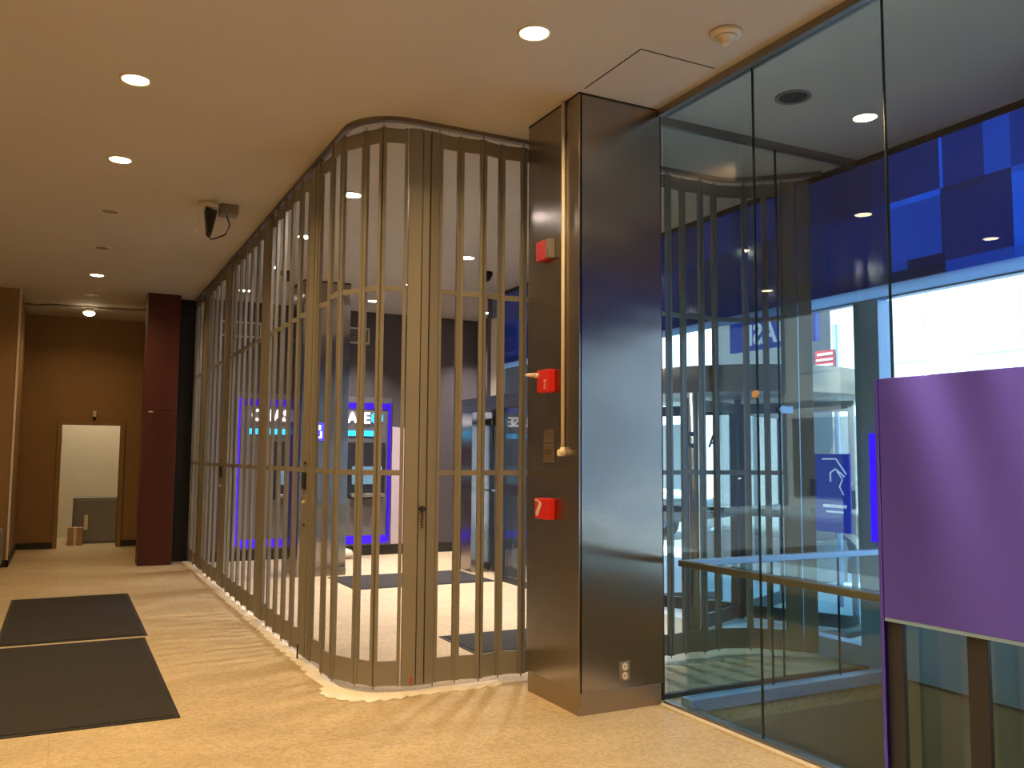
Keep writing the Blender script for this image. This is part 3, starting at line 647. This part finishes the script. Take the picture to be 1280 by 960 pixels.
pbox('edge_light', 'ledtop', t2, 4.655, 4.70, YM - 0.075, YM - 0.05, 0.22, 2.42)
t = thing('access_sign', 'small lit blue sign with white pictogram on the inner steel column', 'sign', (2.9, 11.44, 1.9))
pbox('sign_face', 'icon', t, 2.87, 3.05, 11.42, 11.445, 1.76, 1.99)
b_ = NB(); bx(b_, 2.955, 3.0, 11.414, 11.42, 1.90, 1.96); bx(b_, 2.94, 2.96, 11.414, 11.42, 1.80, 1.90); bx(b_, 2.94, 3.01, 11.414, 11.42, 1.79, 1.81); bx(b_, 2.995, 3.015, 11.414, 11.42, 1.80, 1.88)
mtx = Matrix.Translation((2.915, 11.414, 1.86)) @ Matrix.Rotation(math.radians(20), 4, 'Y'); bx(b_, -0.008, 0.008, 0, 0.006, -0.07, 0.07, mtx); obj('pictogram', b_, 'letter', t)
b_ = NB(); bx(b_, 4.74, 5.12, YM - 0.03, YM - 0.001, 0.16, 2.04)
for v in b_.verts:
    if v.co.z > 2 and v.co.x > 5: v.co.z -= 0.03
tag(obj('wall_panel', b_, 'pink', bevel=0.004), 'pale pinkish wall panel right of the cash machines', 'panel')
def vent(x0, x1, z0, z1, label):
    t = thing('wall_vent', label, 'vent', ((x0 + x1) / 2, YM, z0)); y0 = YM - 0.02
    b_ = NB(); bx(b_, x0, x1, y0, YM, z1 - 0.025, z1); bx(b_, x0, x1, y0, YM, z0, z0 + 0.025); bx(b_, x0, x0 + 0.025, y0, YM, z0, z1); bx(b_, x1 - 0.025, x1, y0, YM, z0, z1); obj('frame', b_, 'white', t)
    b_ = NB(); n = 6
    for i in range(n): bx(b_, x0 + 0.025, x1 - 0.025, YM - 0.012, YM - 0.003, z0 + 0.04 + i * (z1 - z0 - 0.06) / n, z0 + 0.055 + i * (z1 - z0 - 0.06) / n)
    obj('louvres', b_, 'grey', t)
vent(3.95, 4.33, 3.36, 3.62, 'square white framed wall vent above the right cash machine')
vent(2.02, 2.62, 3.34, 3.58, 'wider wall vent high above the left cash machine')
t = thing('paper_bag', 'small crumpled white bag on the floor by the inner column', 'bag', (3.95, 13.3, 0))
b_ = NB(); lathe(b_, (3.9, 13.25, 0), [(0.10, 0.0), (0.13, 0.05), (0.10, 0.12), (0.03, 0.15)], 9)
for v in b_.verts: v.co += Vector((random.uniform(-.015, .015), random.uniform(-.015, .015), random.uniform(0, .01)))
obj('bag', b_, 'white', t)

# ------------------------------------------------------------------ portal box and revolving door
t = thing('entrance_portal', 'dark framed glass and steel entrance box in the far right of the lobby', 'entrance', (5.2, 10.2, 0))
xp = 4.98
b_ = NB(); bx(b_, xp, XW, 8.9, 11.36, 2.28, 2.36); bx(b_, xp, xp + 0.06, 8.9, 11.36, 2.18, 2.28); obj('canopy', b_, 'darkframe', t, 0.004)
pbox('steel_pier', 'steel', t, xp, xp + 0.3, 10.98, 11.32, 0.0, 2.18, bevel=0.004)
pbox('edge_frame', 'black', t, xp, xp + 0.3, 11.32, 11.36, 0.0, 2.18)
pbox('post', 'darkframe', t, xp, xp + 0.08, 10.02, 10.10, 0, 2.18); pbox('post', 'darkframe', t, xp, xp + 0.08, 8.9, 8.98, 0, 2.18)
b_ = NB(); bx(b_, xp + 0.02, xp + 0.03, 8.98, 10.02, 0.06, 2.18); obj('side_glass', b_, 'glassthin', t)
b_ = NB(); bx(b_, xp + 0.01, xp + 0.05, 8.98, 10.02, 0.0, 0.07); obj('bottom_rail', b_, 'darkframe', t); pbox('middle_rail', 'darkframe', t, xp + 0.01, xp + 0.05, 8.98, 10.02, 1.08, 1.22)
d = pbox('swing_door', 'darkframe', t, xp + 0.3, xp + 0.34, 10.12, 10.96, 2.0, 2.10)
b_ = NB(); bx(b_, xp + 0.3, xp + 0.34, 10.12, 10.17, 0.01, 2.0); bx(b_, xp + 0.3, xp + 0.34, 10.91, 10.96, 0.01, 2.0); bx(b_, xp + 0.3, xp + 0.34, 10.17, 10.91, 0.01, 0.12); obj('stile', b_, 'darkframe', d)
b_ = NB(); bx(b_, xp + 0.315, xp + 0.325, 10.17, 10.91, 0.12, 2.0); obj('door_glass', b_, 'glassthin', d)
b_ = NB(); bx(b_, xp + 0.27, xp + 0.29, 10.17, 10.91, 1.09, 1.12); obj('push_bar', b_, 'frame', d)

cx, cy, R = 6.0, 6.80, 1.17
t = thing('revolving_door', 'round glass revolving door opening to the street, behind gate and glass', 'door', (cx, cy, 0))
def arcwall(bm, r0, r1, a0, a1, z0, z1, n=24):
    V = []
    for i in range(n + 1):
        a = math.radians(a0 + (a1 - a0) * i / n); c, s = math.cos(a), math.sin(a)
        V.append([bm.verts.new((cx + r * c, cy + r * s, z)) for r, z in ((r0, z0), (r1, z0), (r1, z1), (r0, z1))])
    for a, b in zip(V, V[1:]):
        for i in range(4): f = bm.faces.new((a[i], a[(i + 1) % 4], b[(i + 1) % 4], b[i])); f.smooth = True
    if abs(a1 - a0) < 359: bm.faces.new(V[0][::-1]); bm.faces.new(V[-1])
b_ = NB(); cyl(b_, (cx, cy, 2.14), R + 0.03, 0.24, 48); obj('canopy', b_, 'rail', t, 0.01)
b_ = NB(); arcwall(b_, R - 0.012, R, -150, -50, 0.08, 2.14); arcwall(b_, R - 0.012, R, 60, 140, 0.08, 2.14); obj('curved_glass', b_, 'glassthin', t)
b_ = NB(); arcwall(b_, R - 0.03, R + 0.02, -150, -50, 0, 0.08); arcwall(b_, R - 0.03, R + 0.02, 60, 140, 0, 0.08); obj('curved_base', b_, 'darkframe', t)
for a in (-150, -50, 60, 140):
    b_ = NB(); arcwall(b_, R - 0.03, R + 0.03, a - 2, a + 2, 0, 2.14, 2); obj('jamb', b_, 'rail', t)
b_ = NB(); cyl(b_, (cx, cy, 0.0), 0.035, 2.14, 16); obj('centre_post', b_, 'darkframe', t)
for k in range(4):
    a = math.radians(25 + 90 * k); mtx = Matrix.Translation((cx, cy, 0)) @ Matrix.Rotation(a, 4, 'Z')
    b_ = NB(); w = 0.05
    bx(b_, 0.04, 0.09, -0.02, 0.02, 0.02, 2.1, mtx); bx(b_, R - 0.09, R - 0.04, -0.02, 0.02, 0.02, 2.1, mtx); bx(b_, 0.09, R - 0.09, -0.02, 0.02, 0.02, 0.14, mtx); bx(b_, 0.09, R - 0.09, -0.02, 0.02, 2.0, 2.1, mtx); bx(b_, 0.09, R - 0.09, -0.02, 0.02, 1.0, 1.07, mtx)
    wg = obj('door_wing', b_, 'darkframe', t)
    b_ = NB(); bx(b_, 0.09, R - 0.09, -0.004, 0.004, 0.14, 2.0, mtx); obj('wing_glass', b_, 'glassthin', wg)
sbox('floor_entrance', 'pave', XW, 7.3, 5.5, 8.1, -0.12, -0.002)
# decals on the glass of the small storefront pane and door, facing the street (mirrored from inside)
octagon('logo', 4.95, 1.72, 0.07, 6.20, 'decal', t, 0.003)
text('lettering', 'A', 0.15, 'decal', t, (5.22, 6.19, 1.66), (-1, 0, 0), (0, 0, 1), 0.003, 0.004)

# blue poster standing in the window right of the gate end
t = thing('window_poster', 'blue poster with white outline drawing in the window right of the gate end', 'poster', (5.5, 5.1, 1.1))
pbox('poster_face', 'film', t, XW + 0.015, XW + 0.03, 4.93, 5.33, 0.98, 1.60)
b_ = NB(); tube(b_, [(XW + 0.012, 5.20, 1.56), (XW + 0.012, 5.06, 1.56), (XW + 0.012, 4.96, 1.44)], 0.006); tube(b_, [(XW + 0.012, 5.12, 1.38), (XW + 0.012, 5.12, 1.45), (XW + 0.012, 5.07, 1.48), (XW + 0.012, 5.02, 1.45), (XW + 0.012, 4.98, 1.42)], 0.006)
tube(b_, [(XW + 0.012, 5.05, 1.46), (XW + 0.012, 5.0, 1.40), (XW + 0.012, 5.03, 1.34), (XW + 0.012, 4.99, 1.28)], 0.005); obj('outline_drawing', b_, 'filmtext', t)
b_ = NB(); yy = 5.20
while yy > 4.97:
    w = random.uniform(0.008, 0.018); bx(b_, XW + 0.010, XW + 0.014, yy - w, yy, 1.175, 1.20); yy -= w + 0.006
yy = 5.17
while yy > 5.0:
    w = random.uniform(0.006, 0.012); bx(b_, XW + 0.010, XW + 0.014, yy - w, yy, 1.135, 1.150); yy -= w + 0.004
obj('small_print', b_, 'filmtext', t)
# blue lit strip at the pier
b_ = NB(); bx(b_, XW - 0.075, XW - 0.0505, 4.59, 4.66, 0.95, 1.75)
tag(obj('light_strip', b_, 'led', bevel=0.004), 'glowing blue vertical light strip on the pier left of the brushed steel sheet', 'light')
# film lettering high in the street window
t = thing('window_sign', 'blue window sign with pale letters high behind the second gate', 'sign', (5.5, 6, 2.5))
pbox('sign_face', 'film', t, XW + 0.20, XW + 0.24, 5.42, 6.50, 2.56, 2.86)
text('lettering', 'CHASE', 0.27, 'filmtext', t, (XW + 0.195, 5.50, 2.61), (0, 1, 0), (0, 0, 1), 0.006, 0.006, squeeze=0.98)

# ------------------------------------------------------------------ street
sbox('floor_pavement', 'pave', XW + 0.12, 10.0, -14, 26, -0.16, -0.04)
sbox('floor_road', 'road', 10.0, 19.0, -14, 40, -0.3, -0.15)
sbox('floor_pavement_far', 'pave', 19.0, 23.0, -14, 40, -0.3, -0.05)
def building(x, y0, y1, h, m, label, rows, cols, shop='greystone'):
    t = thing('building', label, 'building', (x, (y0 + y1) / 2, 0))
    b_ = NB(); bx(b_, x, x + 4, y0, y1, -0.1, h); bx(b_, x - 0.15, x, y0, y1, 3.6, 3.9); obj('facade', b_, m, t)
    w = (y1 - y0) / cols
    for r in range(rows):
        for c in range(cols):
            b_ = NB(); z = 4.6 + r * 3.2; yy = y0 + c * w
            bx(b_, x - 0.04, x + 0.02, yy + w * 0.25, yy + w * 0.75, z, z + 1.8); obj('window', b_, 'paleglass', t)
    for c in range(cols):
        b_ = NB(); yy = y0 + c * w; bx(b_, x - 0.05, x + 0.02, yy + w * 0.1, yy + w * 0.9, 0.3, 3.0); obj('shop_window', b_, 'paleglass' if c % 2 else shop, t)
building(23, -14, 2, 14, 'stone', 'pale stone building across the street at right', 2, 5)
building(23, 2, 20, 16, 'stone', 'pale stone building across the street in the middle', 2, 6)
building(23, 20, 40, 13, 'stone', 'pale stone building across the street at left', 2, 5)
b_ = NB(); bx(b_, 8.6, 9.2, 8.55, 10.3, -0.04, 6.0); bx(b_, 8.5, 9.3, 8.45, 10.4, -0.04, 0.5)
tag(obj('stone_pier', b_, 'greystone', bevel=0.02), 'dark grey stone pier on the pavement behind the second gate', 'pier')
t = thing('street_sign', 'red and white street sign on a pole outside the window', 'sign', (7.6, 7.1, 0))
b_ = NB(); cyl(b_, (7.62, 7.03, -0.04), 0.03, 3.1, 12); obj('pole', b_, 'frame', t)
pbox('sign_face', 'signred', t, 7.57, 7.59, 7.0, 7.28, 2.36, 2.78); 
for z, h in ((2.72, 0.03), (2.66, 0.025), (2.60, 0.025), (2.54, 0.03), (2.42, 0.05)):
    b_ = NB(); yy = 7.02
    while yy < 7.25:
        w = random.uniform(0.015, 0.03); bx(b_, 7.563, 7.57, yy, yy + w, z, z + h); yy += w + 0.008
    obj('text_line', b_, 'stone', t)
def car(x, y, label):
    t = thing('car', label, 'car', (x, y, -0.15))
    P = [(-2.2, 0.35), (-2.2, 0.85), (-1.3, 0.95), (-0.7, 1.42), (0.9, 1.45), (1.6, 1.0), (2.2, 0.9), (2.25, 0.35)]
    b_ = NB(); A = [b_.verts.new((x - 0.85, y + a, b - 0.15)) for a, b in P]; B = [b_.verts.new((x + 0.85, y + a, b - 0.15)) for a, b in P]
    b_.faces.new(A); b_.faces.new(B[::-1])
    for i in range(len(P)): b_.faces.new((A[i], A[(i + 1) % 8], B[(i + 1) % 8], B[i]))
    obj('body', b_, 'carpaint', t, 0.05)
    for sx in (-0.87, 0.86):
        b_ = NB(); Q = [(-1.1, 0.96), (-0.62, 1.34), (0.85, 1.36), (1.35, 1.0)]
        A = [b_.verts.new((x + sx, y + a, b - 0.15)) for a, b in Q]; B = [b_.verts.new((x + sx + 0.01, y + a, b - 0.15)) for a, b in Q]
        b_.faces.new(A); b_.faces.new(B[::-1])
        for i in range(4): b_.faces.new((A[i], A[(i + 1) % 4], B[(i + 1) % 4], B[i]))
        obj('side_window', b_, 'carglass', t)
    for dy in (-1.4, 1.4):
        for sx in (-0.9, 0.7):
            b_ = NB(); cyl(b_, (x + sx, y + dy, 0.18), 0.33, 0.2, 24, axis='x'); w_ = obj('wheel', b_, 'tyre', t)
            b_ = NB(); cyl(b_, (x + sx - 0.01, y + dy, 0.18), 0.18, 0.22, 16, axis='x'); obj('hub', b_, 'frame', w_)
car(11.3, 11.0, 'dark car parked at the kerb, seen through the windows')
car(11.3, 17.5, 'dark car parked farther along the kerb')

# ------------------------------------------------------------------ daylight
w = bpy.data.worlds.new('sky'); bpy.context.scene.world = w; w.use_nodes = True
bg = w.node_tree.nodes['Background']; bg.inputs[0].default_value = (0.48, 0.66, 1.0, 1); bg.inputs[1].default_value = 1.7
l = bpy.data.lights.new('sun', 'SUN'); l.energy = 15.0; l.color = (1.0, 0.97, 0.9); l.angle = 0.01
o = bpy.data.objects.new('sun', l); C.objects.link(o); o.rotation_euler = (0, math.radians(-33), math.radians(-20))
# portal for the street openings is left to the renderer

# ------------------------------------------------------------------ camera
f, pitch, roll, yaw = 1097.59189, 0.0840247994, 0.00698678822, 0.470847317
fw = Vector((math.sin(yaw) * math.cos(pitch), math.cos(yaw) * math.cos(pitch), math.sin(pitch)))
rt = Vector((math.cos(yaw), -math.sin(yaw), 0)); up = rt.cross(fw)
c, s = math.cos(roll), math.sin(roll)
rt, up = c * rt + s * up, -s * rt + c * up
cam = bpy.data.cameras.new('camera'); co = bpy.data.objects.new('camera', cam); C.objects.link(co)
cam.sensor_width = 36; cam.lens = f / 1280 * 36; cam.clip_start = 0.05; cam.clip_end = 200
co.matrix_world = Matrix(((rt.x, up.x, -fw.x, 0), (rt.y, up.y, -fw.y, 0), (rt.z, up.z, -fw.z, EYE), (0, 0, 0, 1)))
sc = bpy.context.scene; sc.camera = co
sc.view_settings.view_transform = 'Standard'; sc.view_settings.look = 'None'; sc.view_settings.gamma = 1; sc.view_settings.exposure = 0; sc.view_settings.use_curve_mapping = False
sc.cycles.transparent_max_bounces = 32; sc.cycles.max_bounces = 10; sc.cycles.diffuse_bounces = 5; sc.cycles.glossy_bounces = 5
sc.cycles.sample_clamp_indirect = 6
